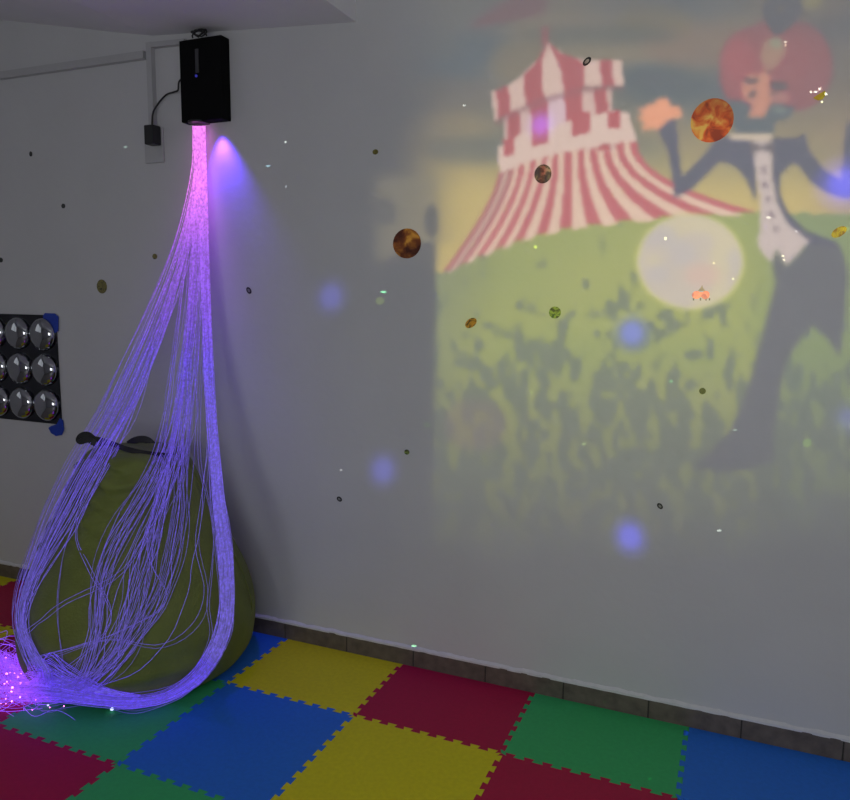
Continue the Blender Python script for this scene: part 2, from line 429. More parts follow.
BAGTOP_Y = 440
def y_sched(py):
    P = [(120, -.034), (200, -.06), (320, -.16), (440, -.34), (520, -.5), (900, -.9)]
    for (a, ya), (b, yb) in zip(P, P[1:]):
        if py <= b: return ya+(yb-ya)*max(0, (py-a))/(b-a)
    return -.9
def strand_pts(ctrl, offs, wob, seed, lift, n=46, margin=.012):
    """ctrl: (px, py, spread); returns 3-D points on the true path in front of the bag and above the mats"""
    path = smooth_path(ctrl, n); T = []; R_ = []; lim = []
    for i, q in enumerate(path):
        s = i/(n-1)
        w = wob*min(1, s*2.5)
        ox = offs*q[2]+w*(noise.noise(Vector((s*4.0, seed*3.1, 1)))*1.3+.35*noise.noise(Vector((s*13, seed*1.7, 5))))
        nx = path[min(i+1, n-1)]-path[max(i-1, 0)]; l = math.hypot(nx[0], nx[1]) or 1
        x, y = q[0]+ox*nx[1]/l, q[1]-ox*nx[0]/l
        d = ray(x, y); t = (y_sched(y)-CAM.y)/d.y
        P = CAM+d*t
        ts = 2.2
        while ts < t:                                # first contact with the bag from the room side
            if bag_inside(CAM+d*ts, margin):
                ts -= .03
                while not bag_inside(CAM+d*ts, margin): ts += .005
                t = ts-.005; break
            ts += .03
        zf = lift*(.15+.85*abs(noise.noise(Vector((s*5, seed, 9)))))+.002
        if d.z < 0:
            tf = (zf-CAM.z)/d.z
            if t > tf: t = tf
        T.append(t); R_.append(d); 
    lim = T[:]
    for _ in range(4):
        T = [min(lim[i], (T[max(0, i-1)]+2*T[i]+T[min(n-1, i+1)])/4) for i in range(n)]
    return [CAM+R_[i]*T[i] for i in range(n)]
groups = []   # (count, ctrl, wobble, margin)
LEFT = [(198, 126, 5), (197, 165, 5), (190, 215, 8), (176, 265, 10), (157, 318, 13), (136, 368, 15), (112, 420, 15), (84, 465, 14), (60, 510, 13), (40, 552, 10), (24, 592, 7), (20, 625, 6), (32, 655, 8), (44, 678, 11), (18, 690, 14), (-18, 695, 16)]
LEFTF = [(198, 126, 5), (196.5, 175, 5.5), (186, 235, 9), (168, 300, 13), (150, 350, 17), (130, 400, 22), (108, 440, 24), (86, 480, 22), (66, 520, 18), (44, 560, 12), (27, 600, 8), (24, 635, 6), (40, 668, 9), (40, 690, 12), (0, 693, 14)]
MIDA = [(199, 126, 5), (198.5, 190, 6), (193, 260, 9), (186, 330, 11), (178, 390, 13), (168, 440, 14), (150, 485, 17), (127, 525, 18), (108, 565, 14), (100, 600, 9), (96, 635, 8), (84, 672, 9), (62, 690, 9), (20, 694, 10)]
MIDB = [(200, 126, 4.5), (199, 190, 6), (196, 270, 8), (189, 350, 10), (180, 410, 11), (172, 450, 12), (163, 500, 13), (150, 545, 15), (138, 585, 16), (124, 625, 15), (104, 660, 10), (78, 688, 7), (30, 693, 9)]
MIDC = [(201, 126, 4.5), (201, 190, 6), (199, 280, 7), (194, 360, 8), (190, 420, 8), (186, 470, 9), (184, 510, 9), (176, 555, 9), (163, 595, 10), (142, 628, 12), (112, 665, 10), (80, 690, 7), (20, 694, 8)]
RIGHT = [(200.5, 126, 4.5), (203, 200, 4.5), (206, 300, 4.5), (209, 380, 4.5), (213, 440, 4.5), (218, 500, 6), (224, 550, 7), (227, 590, 7), (224, 625, 7), (213, 655, 7), (194, 680, 6), (166, 697, 5), (132, 703, 5), (96, 700, 5), (60, 694, 7), (10, 690, 10)]
MESS = [(200, 126, 4.5), (199, 200, 6), (193, 300, 8), (186, 380, 10), (178, 440, 13), (165, 500, 22), (150, 560, 32), (138, 610, 36), (118, 655, 26), (84, 685, 9), (20, 692, 10)]
groups += [(36, LEFT, 4, .010), (14, LEFTF, 9, .012), (20, MIDA, 9, .012), (11, MIDB, 10, .012), (12, MIDC, 7, .012), (96, RIGHT, 2.6, .014), (20, MESS, 16, .016)]
strands = []; sd = 0; GLOW = {}
for n_, ctrl, wob, mg in groups:
    for k in range(n_):
        sd += 1
        o_ = random.gauss(0, .5); o_ = max(-1.1, min(1.1, o_))
        if ctrl is RIGHT: o_ = max(-1, min(1, random.gauss(0, .55)))
        strands.append(strand_pts(ctrl, o_, wob, sd*.37, .035 if random.random() < .6 else .015, margin=mg+random.random()*.02))
        GLOW[len(strands)-1] = 1.25 if ctrl is RIGHT else 1.0
# a few loose strands sagging across the front of the bag
loose = [[(200, 126, 3), (203, 250, 3), (209, 420, 3), (202, 500, 2), (197, 545, 2), (206, 590, 2), (196, 622, 2), (160, 645, 2), (110, 640, 2), (60, 655, 2), (30, 664, 2)],
 [(199, 126, 3), (196, 260, 3), (180, 430, 3), (150, 540, 2), (170, 600, 2), (130, 628, 2), (80, 645, 2), (30, 662, 2)],
 [(198, 126, 3), (192, 240, 3), (150, 360, 3), (118, 440, 3), (85, 500, 2), (62, 560, 2), (58, 620, 2), (62, 670, 2), (48, 690, 2)],
 [(198, 126, 3), (192, 240, 3), (150, 360, 3), (112, 450, 3), (76, 525, 2), (90, 570, 2), (110, 620, 2), (70, 665, 2), (30, 680, 2)],
 [(202, 126, 3), (204, 260, 3), (196, 440, 3), (206, 500, 2), (212, 540, 2), (208, 600, 2), (210, 640, 2), (180, 680, 2), (120, 694, 2), (60, 690, 2)],
 [(200, 126, 3), (198, 260, 3), (168, 450, 3), (130, 560, 2), (60, 605, 2), (35, 625, 2), (24, 640, 2), (30, 670, 2)],
 [(203, 126, 3), (205, 300, 3), (214, 450, 3), (229, 530, 2), (233, 590, 2), (228, 640, 2), (190, 690, 2), (140, 709, 2), (112, 709, 1)]]
for L in loose:
    for k in range(2 if L is not loose[-1] else 3):
        sd += 1; strands.append(strand_pts(L, random.uniform(-1, 1), 4, sd*.37, .02))
stray_end = strands[-1][-1]
# strands crossing in the heap on the floor at the left
tips = []
heap_c = on_z(24, 682, 0)
for k in range(270):
    a0 = random.uniform(0, 2*PI); cx = heap_c+Vector((random.gauss(0, .13), random.gauss(0, .09), 0))
    R0 = random.uniform(.05, .17); h = random.uniform(.01, .15); pts = []
    dirx = random.choice((-1, 1)); sp = random.uniform(1.5, 4.2)
    for i in range(18):
        s = i/17; a = a0+dirx*s*sp
        z = .004+h*math.sin(PI*s)**.8*(.6+.4*math.sin(s*7+k))
        P = cx+Vector((R0*math.cos(a)*(1+.5*s), R0*.7*math.sin(a)*(1+.3*s), max(.003, z)))
        pts.append(P)
    if any(bag_inside(p, .008) for p in pts): continue
    strands.append(pts); tips.append((pts[-1], k))
for k in range(130):
    e = random.gauss(0, 1); f = random.gauss(0, 1); L = [(128+8*f, 701+.8*e, random.uniform(.004, .02)), (98, 697+3*e, random.uniform(.005, .035)), (68, 690+7*e, random.uniform(.006, .06)), (38+6*f, 681+11*e, random.uniform(.006, .09)), (8+8*f, 677+13*f, random.uniform(.005, .07)), (-25, 682+14*e, .006)]
    m_ = random.randint(18, 28); pts = []
    for q in smooth_path(L, 28)[:m_]:
        P = on_z(q[0], q[1]-4, max(.003, q[2]))
        d_ = CAM-P; kk = 0
        while bag_inside(P, .01) and kk < 60: P = P+d_*.004; kk += 1
        P.z = max(.003, P.z); pts.append(P)
    strands.append(pts)
    if k % 2 == 0: tips.append((pts[-1], k))
print('strands', len(strands))
def build_strands(ids, rad=.0009):
    lst = [strands[i] for i in ids]
    bm = bmesh.new(); ly = bm.verts.layers.float.new('along'); lg = bm.verts.layers.float.new('glow')
    for sid, pts in zip(ids, lst):
        n0 = len(bm.verts); gl = GLOW.get(sid, 1)*random.uniform(.4, 1.2) if len(pts) > 30 else random.uniform(.5, 1.5)
        n = len(pts)
        if n > 30: vals = [max(0, min(1, max((2.40-p.z)/2.6*.9, 0 if p.z > .2 or i < n*.6 else .86+.14*max(0, min(1, (-.40-p.x)/.16))))) for i, p in enumerate(pts)]
        else: vals = [.86+.14*max(0, min(1, (-.40-p.x)/.16)) for p in pts]
        tube(bm, pts, rad, 4, True, ly, vals)
        bm.verts.ensure_lookup_table()
        for i in range(n0, len(bm.verts)):
            v = bm.verts[i]; v[lg] = gl+(1-gl)*max(0, min(1, (v.co.z-1.5)/.6))
    return bm
order = list(range(len(strands))); random.shuffle(order)
front = order[:100]
for i in front: obj('strand', build_strands([i]), M['fibre'], fb)
o = obj('strands', build_strands(order[100:]), M['fibre'], fb); o['kind'] = 'stuff'
bm = bmesh.new()
for P, k in tips[:70]: ball(bm, P+Vector((0, 0, .003)), random.choice((.0022, .003, .004)), 8, 5)
for k in range(45):
    px, py = random.choice(((20, 690), (45, 668), (8, 688), (50, 690), (28, 675)))
    P = on_z(px+random.gauss(0, 11), py+random.gauss(0, 7), random.uniform(.01, .07))
    if not bag_inside(P, .01): ball(bm, P, random.choice((.002, .003, .0042)), 8, 5)
o = obj('glowing_tips', bm, M['tip'], fb, True); o['kind'] = 'stuff'; o['label'] = 'pink glowing strand ends'
bm = bmesh.new(); ball(bm, stray_end+Vector((0, 0, .003)), .0065, 10, 6); ball(bm, on_z(48, 705, .006), .004, 8, 5); ball(bm, on_z(17, 648, .05), .005, 8, 5)
o = obj('white_tips', bm, M['tip_white'], fb, True); o['label'] = 'white glowing strand ends'; o['kind'] = 'stuff'

# ------------------------------------------------------------------ planet stickers on the wall
def planet_mat(name, cols, scale, seed):
    m = bpy.data.materials.new(name); m.use_nodes = True; nt = m.node_tree; b = nt.nodes['Principled BSDF']
    b.inputs['Roughness'].default_value = .4
    tc = nt.nodes.new('ShaderNodeTexCoord'); mp_ = nt.nodes.new('ShaderNodeMapping'); mp_.inputs['Location'].default_value = (seed, seed*2, 0)
    n = nt.nodes.new('ShaderNodeTexNoise'); n.inputs['Scale'].default_value = scale*.95; n.inputs['Detail'].default_value = 3; n.inputs['Distortion'].default_value = .5
    r = nt.nodes.new('ShaderNodeValToRGB'); e = r.color_ramp.elements
    ps = [.36+.28*i/(len(cols)-1) for i in range(len(cols))]
    e[0].position = ps[0]; e[0].color = lin(cols[0])+(1,); e[1].position = ps[-1]; e[1].color = lin(cols[-1])+(1,)
    for p, c in list(zip(ps, cols))[1:-1]:
        q = e.new(p); q.color = lin(c)+(1,)
    L = nt.links.new; L(tc.outputs['Object'], mp_.inputs['Vector']); L(mp_.outputs[0], n.inputs['Vector']); L(n.outputs['Fac'], r.inputs['Fac']); L(r.outputs['Color'], b.inputs['Base Color'])
    return m
PM = dict(amber=planet_mat('amber_planet', [(75, 30, 14), (112, 55, 22), (150, 92, 34), (205, 150, 60)], 22, 3),
 orange=planet_mat('orange_planet', [(165, 55, 24), (230, 95, 36), (245, 150, 70), (255, 205, 105)], 22, 8),
 earth=planet_mat('dark_mottled_planet', [(30, 28, 40), (58, 58, 50), (85, 88, 62), (150, 140, 110)], 40, 5),
 olive=planet_mat('olive_planet', [(45, 42, 20), (130, 120, 50), (60, 60, 25)], 50, 1),
 green=planet_mat('green_planet', [(50, 80, 40), (150, 170, 80), (50, 55, 30)], 60, 2),
 dark=planet_mat('dark_speck', [(12, 12, 16), (30, 28, 32)], 60, 4),
 tan=planet_mat('tan_speck', [(90, 60, 20), (190, 130, 40), (60, 40, 20)], 60, 6),
 gold=planet_mat('gold_speck', [(190, 120, 15), (245, 200, 25), (205, 150, 20)], 60, 9),
 lime=planet_mat('lime_sticker', [(190, 205, 30), (215, 225, 50)], 40, 9),
 grey=planet_mat('grey_fill', [(120, 120, 118), (150, 150, 145)], 40, 9),
 crab=planet_mat('orange_body', [(190, 60, 25), (255, 140, 80), (230, 95, 50)], 45, 9),
 white=planet_mat('white_painted_glint', [(240, 240, 230), (255, 255, 250)], 40, 9))  # last one: white colour standing in for laser glints
def ell(bm, px, py, ra, rb, ang, Y, th=.0015, n=28):
    """elliptical sticker; radii in metres, angle from horizontal"""
    c = on_y(px, py, 0)
    prism(bm, [(c.x+ra*math.cos(t)*math.cos(ang)-rb*math.sin(t)*math.sin(ang), Y, c.z+ra*math.cos(t)*math.sin(ang)+rb*math.sin(t)*math.cos(ang)) for t in [2*PI*k/n for k in range(n)]], (0, -th, 0))
def ppm(px, py):          # metres per pixel on the wall at this spot (horizontal, vertical)
    return (on_y(px+1, py)-on_y(px, py)).x, (on_y(px, py)-on_y(px, py+1)).z
def sticker(px, py, rx, ry, ang, m, lab, cat='sticker', name='planet_sticker'):
    bm = bmesh.new(); a, b = ppm(px, py); k = (a+b)/2 if ang else None
    ell(bm, px, py, rx*(k or a), ry*(k or b), ang, -.0003)
    c = on_y(px, py, 0)
    for v in bm.verts: v.co -= Vector(c)
    o = obj(name, bm, PM[m]); o.location = c
    return tag(o, lab, cat, 'planet stickers')
sticker(407, 243.5, 14, 15, 0, 'amber', 'round amber-brown planet sticker left of the projected tent')
sticker(712, 120.5, 21.5, 22, 0, 'orange', 'largest bright orange planet sticker beside the projected clown')
sticker(543, 174, 8.5, 9.5, 0, 'earth', 'small dark mottled planet sticker on the projected tent stripes')
sticker(102, 286.5, 5, 7, 0, 'olive', 'small olive oval planet sticker left of the fibre strands')
sticker(555, 312.5, 6, 6, 0, 'green', 'small round green planet sticker on the projected grass')
sticker(471, 323, 6.5, 4.2, .6, 'tan', 'tiny tilted brown planet sticker left edge of the projected grass')
sticker(839, 232, 8, 4.8, .6, 'gold', 'small tilted golden planet sticker near right edge of view', )
for px, py, rx, ry, m, lab in (
 (155, 256.5, 2.4, 2.8, 'olive', 'tiny dark dot sticker just left of the upper strands'),
 (63.5, 206, 1.9, 2.4, 'dark', 'tiny dark dot sticker on the wall above the mirror panel'),
 (31, 154, 1.5, 2.6, 'dark', 'tiny faint dot sticker high on the left of the wall'),
 (1, 260, 2, 2.4, 'dark', 'tiny dark dot sticker at the left edge of view'),
 (375.5, 152, 2.8, 2.6, 'olive', 'tiny dark dot sticker above the amber planet'),
 (407, 452, 2.6, 2.6, 'green', 'tiny green dot sticker beside the lower blue light spot'),
 (702.5, 391, 3.4, 3.2, 'dark', 'tiny black dot sticker on the projected grass under the moon'),
 (140, 33.5, 1.2, 1.2, 'dark', 'tiny dark speck under the plaster soffit')):
    sticker(px, py, rx, ry, 0, m, lab)
def ringed(px, py, ra, rb, ang, lab):
    c = on_y(px, py, 0); a, b = ppm(px, py); k = (a+b)/2
    t = thing('ringed_planet_sticker', c, lab, 'sticker', 'planet stickers')
    bm = bmesh.new(); ell(bm, px, py, ra*k, rb*k, ang, -.0003); obj('outline', bm, PM['dark'], t)
    bm = bmesh.new(); ell(bm, px, py, ra*k*.55, rb*k*.5, ang, -.0018, .0004); obj('disc', bm, PM['grey'], t)
ringed(587, 61.5, 5, 3.2, .75, 'tiny black-outlined planet sticker on the projected tent roof')
ringed(249, 290.5, 3.4, 2.4, -.9, 'tiny black-outlined planet sticker right of the fibre strands')
ringed(339.5, 499, 2.8, 2.2, -.5, 'tiny black-outlined planet sticker low on the bare wall')
ringed(660, 506, 3.4, 2.4, -.8, 'tiny black-outlined planet sticker below the projected picture')
# two-lobed orange sticker with dark top
c = on_y(701, 294, 0); a, b = ppm(701, 294)
t = thing('spacecraft_sticker', c, 'small orange two-lobed sticker with dark tip low on the projected moon', 'sticker')
bm = bmesh.new(); ell(bm, 696.5, 295, 4.6*a, 4*b, 0, -.0003); ell(bm, 705.5, 295, 4.2*a, 4.2*b, 0, -.0003); ell(bm, 701, 294.5, 4*a, 2.4*b, 0, -.0003, .0016); obj('lobes', bm, PM['crab'], t)
bm = bmesh.new(); prism(bm, [on_y(x, y, -.0003) for x, y in ((697.5, 291), (701, 287.5), (702.2, 285), (703, 288), (705.5, 291))], (0, -.0018, 0)); obj('tip', bm, PM['olive'], t)
bm = bmesh.new()
for x in (693.5, 700.5, 706, 709.5): prism(bm, [on_y(x+dx, y, -.0003) for dx, y in ((-.7, 298), (.7, 298), (.7, 300.5), (-.7, 300.5))], (0, -.0014, 0))
obj('feet', bm, PM['dark'], t)
# lime sticker, laser glints around it painted as white specks
c = on_y(819, 97, 0); a, b = ppm(819, 97)
t = thing('lime_glint_sticker', c, 'lime green sticker tipped with painted white laser glints right of the projected clown head', 'sticker')
bm = bmesh.new(); prism(bm, [on_y(x, y, -.0003) for x, y in ((813, 98), (819, 94), (825, 90.5), (825.5, 95), (823, 99), (818, 100.5))], (0, -.0013, 0)); obj('leaf', bm, PM['lime'], t)
bm = bmesh.new()
for x, y, r in ((811, 92, 1.2), (814, 92.6, 1), (815.5, 92, 1.4), (818, 91, 1.1), (819.5, 89, 1.4), (821, 87.5, 1), (822, 89.5, .9), (826, 94, 1.5), (822, 102, 1.3)):
    ell(bm, x, y, r*a, r*b, 0, -.0017, .0005, 8)
obj('painted_glints', bm, PM['white'], t)

# ------------------------------------------------------------------ projectors (out of view, behind the camera)
def light(name, kind, loc, energy, col, **kw):
    l = bpy.data.lights.new(name, kind); l.energy = energy; l.color = col
    for k, v in kw.items(): setattr(l, k, v)
    o = bpy.data.objects.new(name, l); C.objects.link(o); o.location = loc
    return o
def aim(o, target): o.rotation_euler = (Vector(target)-o.location).to_track_quat('-Z', 'Y').to_euler()
def housing(bm, P, hw, d0, d1, hz=None):
    """open-fronted black case around a lamp at P; front at y=P.y+d1"""
    hz = hz or hw; t = .006
    x0, x1, y0, y1, z0, z1 = P.x-hw, P.x+hw, P.y-d0, P.y+d1, P.z-hz, P.z+hz
    box(bm, (x0-t, y0, z0), (x0, y1, z1)); box(bm, (x1, y0, z0), (x1+t, y1, z1))
    box(bm, (x0-t, y0, z1), (x1+t, y1, z1+t)); box(bm, (x0-t, y0, z0-t), (x1+t, y1, z0)); box(bm, (x0-t, y0-t, z0-t), (x1+t, y0, z1+t))
    return bm
# --- the slide: a picture of a circus tent, clown and moon over grass, painted on a film
GX0, GX1, GY0, GY1, ST = 345, 905, -45, 560, 2.0
gx = np.arange(GX0, GX1+.1, ST); gy = np.arange(GY0, GY1+.1, ST)
X, Y = np.meshgrid(gx, gy)
AMB = np.array((98, 97, 101.))
img = np.ones(X.shape+(3,))*AMB
def vnoise(sx, sy, seed):
    rs = np.random.RandomState(seed); gw, gh = int((GX1-GX0)/sx)+4, int((GY1-GY0)/sy)+4
    g = rs.rand(gh, gw); u = (X-GX0)/sx; v = (Y-GY0)/sy; i = u.astype(int); j = v.astype(int); fu, fv = u-i, v-j
    fu = fu*fu*(3-2*fu); fv = fv*fv*(3-2*fv)
    return (g[j, i]*(1-fu)+g[j, i+1]*fu)*(1-fv)+(g[j+1, i]*(1-fu)+g[j+1, i+1]*fu)*fv
def inside(poly):
    r = np.zeros(X.shape, bool); n = len(poly)
    for k in range(n):
        (x0, y0), (x1, y1) = poly[k], poly[(k+1) % n]
        if y0 == y1: continue
        c = ((y0 > Y) != (y1 > Y)) & (X < (x1-x0)*(Y-y0)/(y1-y0)+x0); r ^= c
    return r
def blur(a, n):
    for _ in range(n):
        p = np.pad(a, ((1, 1), (1, 1))+((0, 0),)*(a.ndim-2), 'edge')
        a = (p[:-2, 1:-1]+2*p[1:-1, 1:-1]+p[2:, 1:-1])/4
        p = np.pad(a, ((1, 1), (1, 1))+((0, 0),)*(a.ndim-2), 'edge')
        a = (p[1:-1, :-2]+2*p[1:-1, 1:-1]+p[1:-1, 2:])/4
    return a
def paint(mask, col, soft=0, op=1.0):
    m = mask.astype(float)
    if soft: m = blur(m, soft)
    img[:] = img*(1-m[..., None]*op)+np.array(col, float)*m[..., None]*op
def poly(pts, col, soft=0, op=1.0): paint(inside(pts), col, soft, op)
def disc(cx, cy, rx, ry, col, soft=0, op=1.0): paint(((X-cx)/rx)**2+((Y-cy)/ry)**2 < 1, col, soft, op)
def sm(a, b, x): t = np.clip((x-a)/(b-a), 0, 1); return t*t*(3-2*t)
# sky
n1, n2 = vnoise(110, 45, 1), vnoise(50, 24, 2)
sky = (n1*.65+n2*.35)[..., None]
sky = sm(.25, .75, sky); base = np.array((98, 104, 110.))*(1-sky)+np.array((130, 121, 108.))*sky
hor = (sm(60, 200, Y)*.25+sm(120, 205, Y)*.75)[..., None]
base = base*(1-hor)+np.array((182, 163, 112.))*hor
rtone = (sm(690, 850, X)*(1-sm(80, 150, Y)))[..., None]; base = base*(1-.5*rtone)+np.array((108, 100, 100.))*.5*rtone
rt2 = (sm(790, 860, X)*sm(90, 150, Y))[..., None]; base = base*(1-.6*rt2)+np.array((150, 132, 115.))*.6*rt2
img[:] = base
for cx, cy, rx, ry, c, o_ in ((700, 45, 60, 22, (130, 112, 104), .6), (655, 22, 40, 14, (130, 118, 96), .6), (450, 95, 50, 18, (118, 110, 104), .6), (530, 60, 40, 22, (128, 118, 104), .7), (600, 35, 80, 10, (92, 98, 100), .6), (660, 85, 50, 20, (92, 98, 102), .5), (470, 150, 45, 14, (100, 104, 106), .6)):
    disc(cx, cy, rx, ry, c, 12, o_)
poly([(468, 28), (478, 20), (498, 6), (520, -6), (548, -8), (544, 14), (522, 18), (500, 22)], (126, 92, 100), 4)
# grass
hz_ = 214+.0*X
grass = Y > 5*(vnoise(7, 40, 21)-.5)+np.interp(X, [430, 441, 480, 520, 567, 625, 690, 757, 800], [276, 273, 255, 239, 227, 219, 214, 212, 214])
g1, g2, g3 = vnoise(11, 22, 3), vnoise(6, 10, 4), vnoise(60, 40, 5)
gcol = np.array((152, 155, 98.))*(.5+.5*g3)[..., None]+np.array((134, 145, 98.))*(.5-.5*g3)[..., None]
right_g = sm(735, 800, X)[..., None]*.75; gcol = gcol*(1-right_g)+np.array((124, 136, 108.))*right_g
edge_l = (1-sm(436, 540, X+.25*(Y-250)))[..., None]*.8; gcol = gcol*(1-edge_l)+np.array((130, 134, 112.))*edge_l
spots = sm(.52, .74, g1*.5+g2*.5+.20*sm(300, 430, Y)-.18*(1-sm(260, 330, Y)))[..., None]
gcol = gcol*(1-.72*spots)+np.array((108, 114, 110.))*.72*spots
img[:] = np.where(grass[..., None], gcol, img)
# tent skirt
T0, T1, T2 = np.array((499., 173)), np.array((562., 152.5)), np.array((637., 141))
def top(s): return T0*(1-s)*(1-2*s)+T1*4*s*(1-s)+T2*s*(2*s-1)
BP = [(0, 441, 274), (.2, 480, 256), (.38, 520, 240), (.55, 567, 228), (.72, 625, 221), (.86, 690, 215), (1, 757, 212)]
def bot(s):
    for a, b in zip(BP, BP[1:]):
        if s <= b[0]+1e-9: t = (s-a[0])/(b[0]-a[0]); return np.array((a[1]+(b[1]-a[1])*t, a[2]+(b[2]-a[2])*t))
def sk_(s, t):
    a, b = top(s), bot(s); ex = 1.35+.85*s
    return (a[0]+(b[0]-a[0])*t**ex, a[1]+(b[1]-a[1])*t)
NS = 23
for k in range(NS):
    s0, s1 = k/NS, (k+1)/NS
    c = (178, 103, 107) if k % 2 == 0 else (205, 176, 156)
    if k < 3: c = tuple(.6*v+.4*w for v, w in zip(c, (150, 120, 118)))
    tt = [i/10 for i in range(11)]
    ext = 1.03 if k % 2 else .99
    poly([sk_(s0, t*ext) for t in tt]+[sk_(s1, t*ext) for t in tt[::-1]], c)
# drum under the roof
for x0, x1, c in ((504, 508, (190, 160, 152)), (508, 520, (165, 92, 98)), (520, 532, (196, 166, 158)), (532, 549, (166, 90, 100)), (549, 567, (200, 172, 176)), (567, 584, (168, 88, 96)), (584, 597, (196, 166, 156)), (597, 609, (166, 90, 96)), (609, 614, (190, 160, 150))):
    poly([(x0-3, 90), (x1-3, 86), (x1+2, 146), (x0+2, 152)], c)
poly([(497, 148), (514, 139), (518, 134), (531, 131), (549, 129), (571, 120), (590, 116), (606, 112), (628, 111), (637, 141), (602, 145), (562, 153), (528, 162), (500, 174)], (204, 178, 165))
for q in (((503, 141), (514, 138), (515, 153), (504, 157)), ((531, 128), (549, 124), (549, 142), (532, 147)), ((571, 115), (589, 111), (590, 132), (573, 136)), ((607, 112), (620, 110), (621, 127), (609, 129))): poly(q, (172, 92, 98))
# roof and valance
roofL = [(547, 42), (542, 56), (530, 69), (510, 84), (491, 93)]
roofT = [(491, 93), (497, 90), (510, 84), (523, 75), (541, 57), (548, 42), (563, 54), (583, 60), (600, 60), (613, 60), (621, 60)]
roofB = [(495, 122), (498, 119), (511, 112), (525, 107), (543, 98), (563, 93.5), (584, 87), (600, 86), (612, 86), (624, 85)]
poly(roofT+roofB[::-1], (200, 172, 160))
for q in (((496, 91), (508, 85), (511, 113), (499, 119)), ((523, 76), (535, 64), (547, 44), (542, 62), (541, 76), (544, 99), (526, 107)), ((549, 43), (560, 53), (580, 60), (583, 64), (585, 88), (564, 94), (562, 72), (556, 58)), ((600, 60), (611, 60), (614, 86), (602, 86))): poly(q, (165, 94, 100))
poly([(495, 121), (511, 112), (543, 98), (584, 87), (624, 85), (624, 89), (585, 92), (544, 103), (511, 117), (497, 126)], (140, 105, 108), 1, .7)
poly([(543, 26), (548, 26), (549, 46), (543, 46)], (150, 95, 100), 1)
# moon
disc(690, 262, 54, 48, (190, 186, 120), 2)
disc(690, 261.5, 51.5, 46, (184, 172, 158), 1)
mo = (((X-690)/51)**2+((Y-262)/45)**2 < 1)
paint(mo & (vnoise(22, 18, 8) > .6), (196, 184, 148), 3, .6); paint(mo & (vnoise(26, 20, 9) > .62), (176, 168, 165), 3, .7)
disc(702, 275, 18, 12, (196, 166, 152), 5, .7)
# clown (plain generic figure)
J = (96, 94, 108); K = (104, 103, 108)
disc(752, 70, 33, 42, (146, 90, 98), 2); disc(796, 66, 36, 44, (138, 89, 99), 2); disc(775, 55, 36, 36, (142, 90, 98), 2); disc(740, 60, 16, 22, (160, 92, 99), 5, .6)
poly([(762, 8), (772, -8), (800, -8), (803, 12), (790, 27), (776, 37), (766, 22)], (92, 91, 104), 1)
disc(781, 9, 3, 3, (130, 122, 105), 1); disc(812, 2, 10, 7, (150, 140, 100), 3)
poly([(762, 42), (770, 37), (782, 38), (788, 50), (780, 62), (770, 74), (760, 60)], (156, 126, 112), 3)
disc(776, 43, 7, 5, (140, 150, 128), 2, .8)
poly([(741, 86), (748, 74), (760, 75), (765, 66), (770, 74), (770, 90), (784, 92), (782, 98), (770, 102), (766, 118), (748, 118), (752, 104), (744, 100)], (184, 132, 116), 1)
for q in (((744, 79), (760, 78), (756, 84), (746, 84)), ((750, 92), (757, 88), (754, 99), (748, 97)), ((770, 82), (788, 82), (776, 88), (770, 87)), ((769, 92), (776, 90), (782, 95), (772, 99))): poly(q, (104, 92, 96), 1)
poly([(772, 92), (790, 91), (790, 102), (778, 107), (772, 104)], (160, 118, 114), 1, .8); poly([(773, 84), (789, 83), (786, 90), (774, 90)], (100, 92, 98), 1)
disc(768, 72, 3, 2.5, (110, 90, 95), 1)
poly([(728, 100), (742, 101), (752, 106), (746, 117), (764, 118), (772, 104), (796, 106), (790, 118), (775, 122), (774, 134), (735, 134)], (100, 105, 110), 1)
disc(780, 110, 6, 2, (128, 134, 124), 1, .8)
poly([(636, 107), (646, 109), (645, 103), (653, 104), (660, 98), (668, 98), (671, 106), (679, 106), (683, 112), (682, 118), (675, 117), (672, 121), (659, 131), (653, 128), (642, 131), (644, 122), (637, 118), (643, 114)], (216, 150, 120), 1)
poly([(658, 130), (668, 121), (676, 119), (678, 145), (682, 178), (708, 150), (715, 141), (730, 136), (752, 140), (757, 166), (757, 206), (747, 180), (736, 167), (727, 163), (720, 162), (708, 173), (690, 190), (675, 198), (673, 181), (669, 153)], J, 1)
poly([(772, 139), (795, 139), (805, 133), (809, 150), (824, 170), (842, 180), (846, 125), (870, 110), (880, 150), (880, 190), (855, 199), (842, 198), (826, 192), (810, 181), (797, 163), (788, 166), (781, 174), (779, 192), (788, 213), (806, 231), (837, 242), (845, 260), (808, 246), (790, 232), (776, 205), (772, 176)], J, 1)
poly([(731, 134), (772, 133), (772, 141), (731, 139)], (196, 178, 158), 1)
poly([(752, 140), (772, 139), (773, 155), (772, 178), (777, 201), (788, 224), (810, 241), (786, 268), (777, 249), (772, 264), (758, 247), (761, 206), (757, 179), (754, 160)], (186, 170, 164), 1)
poly([(750, 141), (762, 146), (774, 140), (774, 154), (762, 149), (751, 154)], (112, 104, 108), 1)
for x, y in ((764, 170), (765, 185), (768, 199), (771, 215), (776, 229)): disc(x, y, 3, 3.6, (136, 122, 126), 1)
poly([(772, 264), (777, 250), (786, 268), (810, 243), (838, 246), (848, 270), (846, 310), (840, 356), (836, 352), (828, 338), (812, 326), (800, 340), (788, 358), (780, 390), (773, 440), (775, 462), (735, 472), (690, 470), (712, 450), (732, 428), (748, 388), (764, 328), (776, 282)], K, 2)
disc(634, 335, 19, 17, (108, 116, 104), 5, .75)
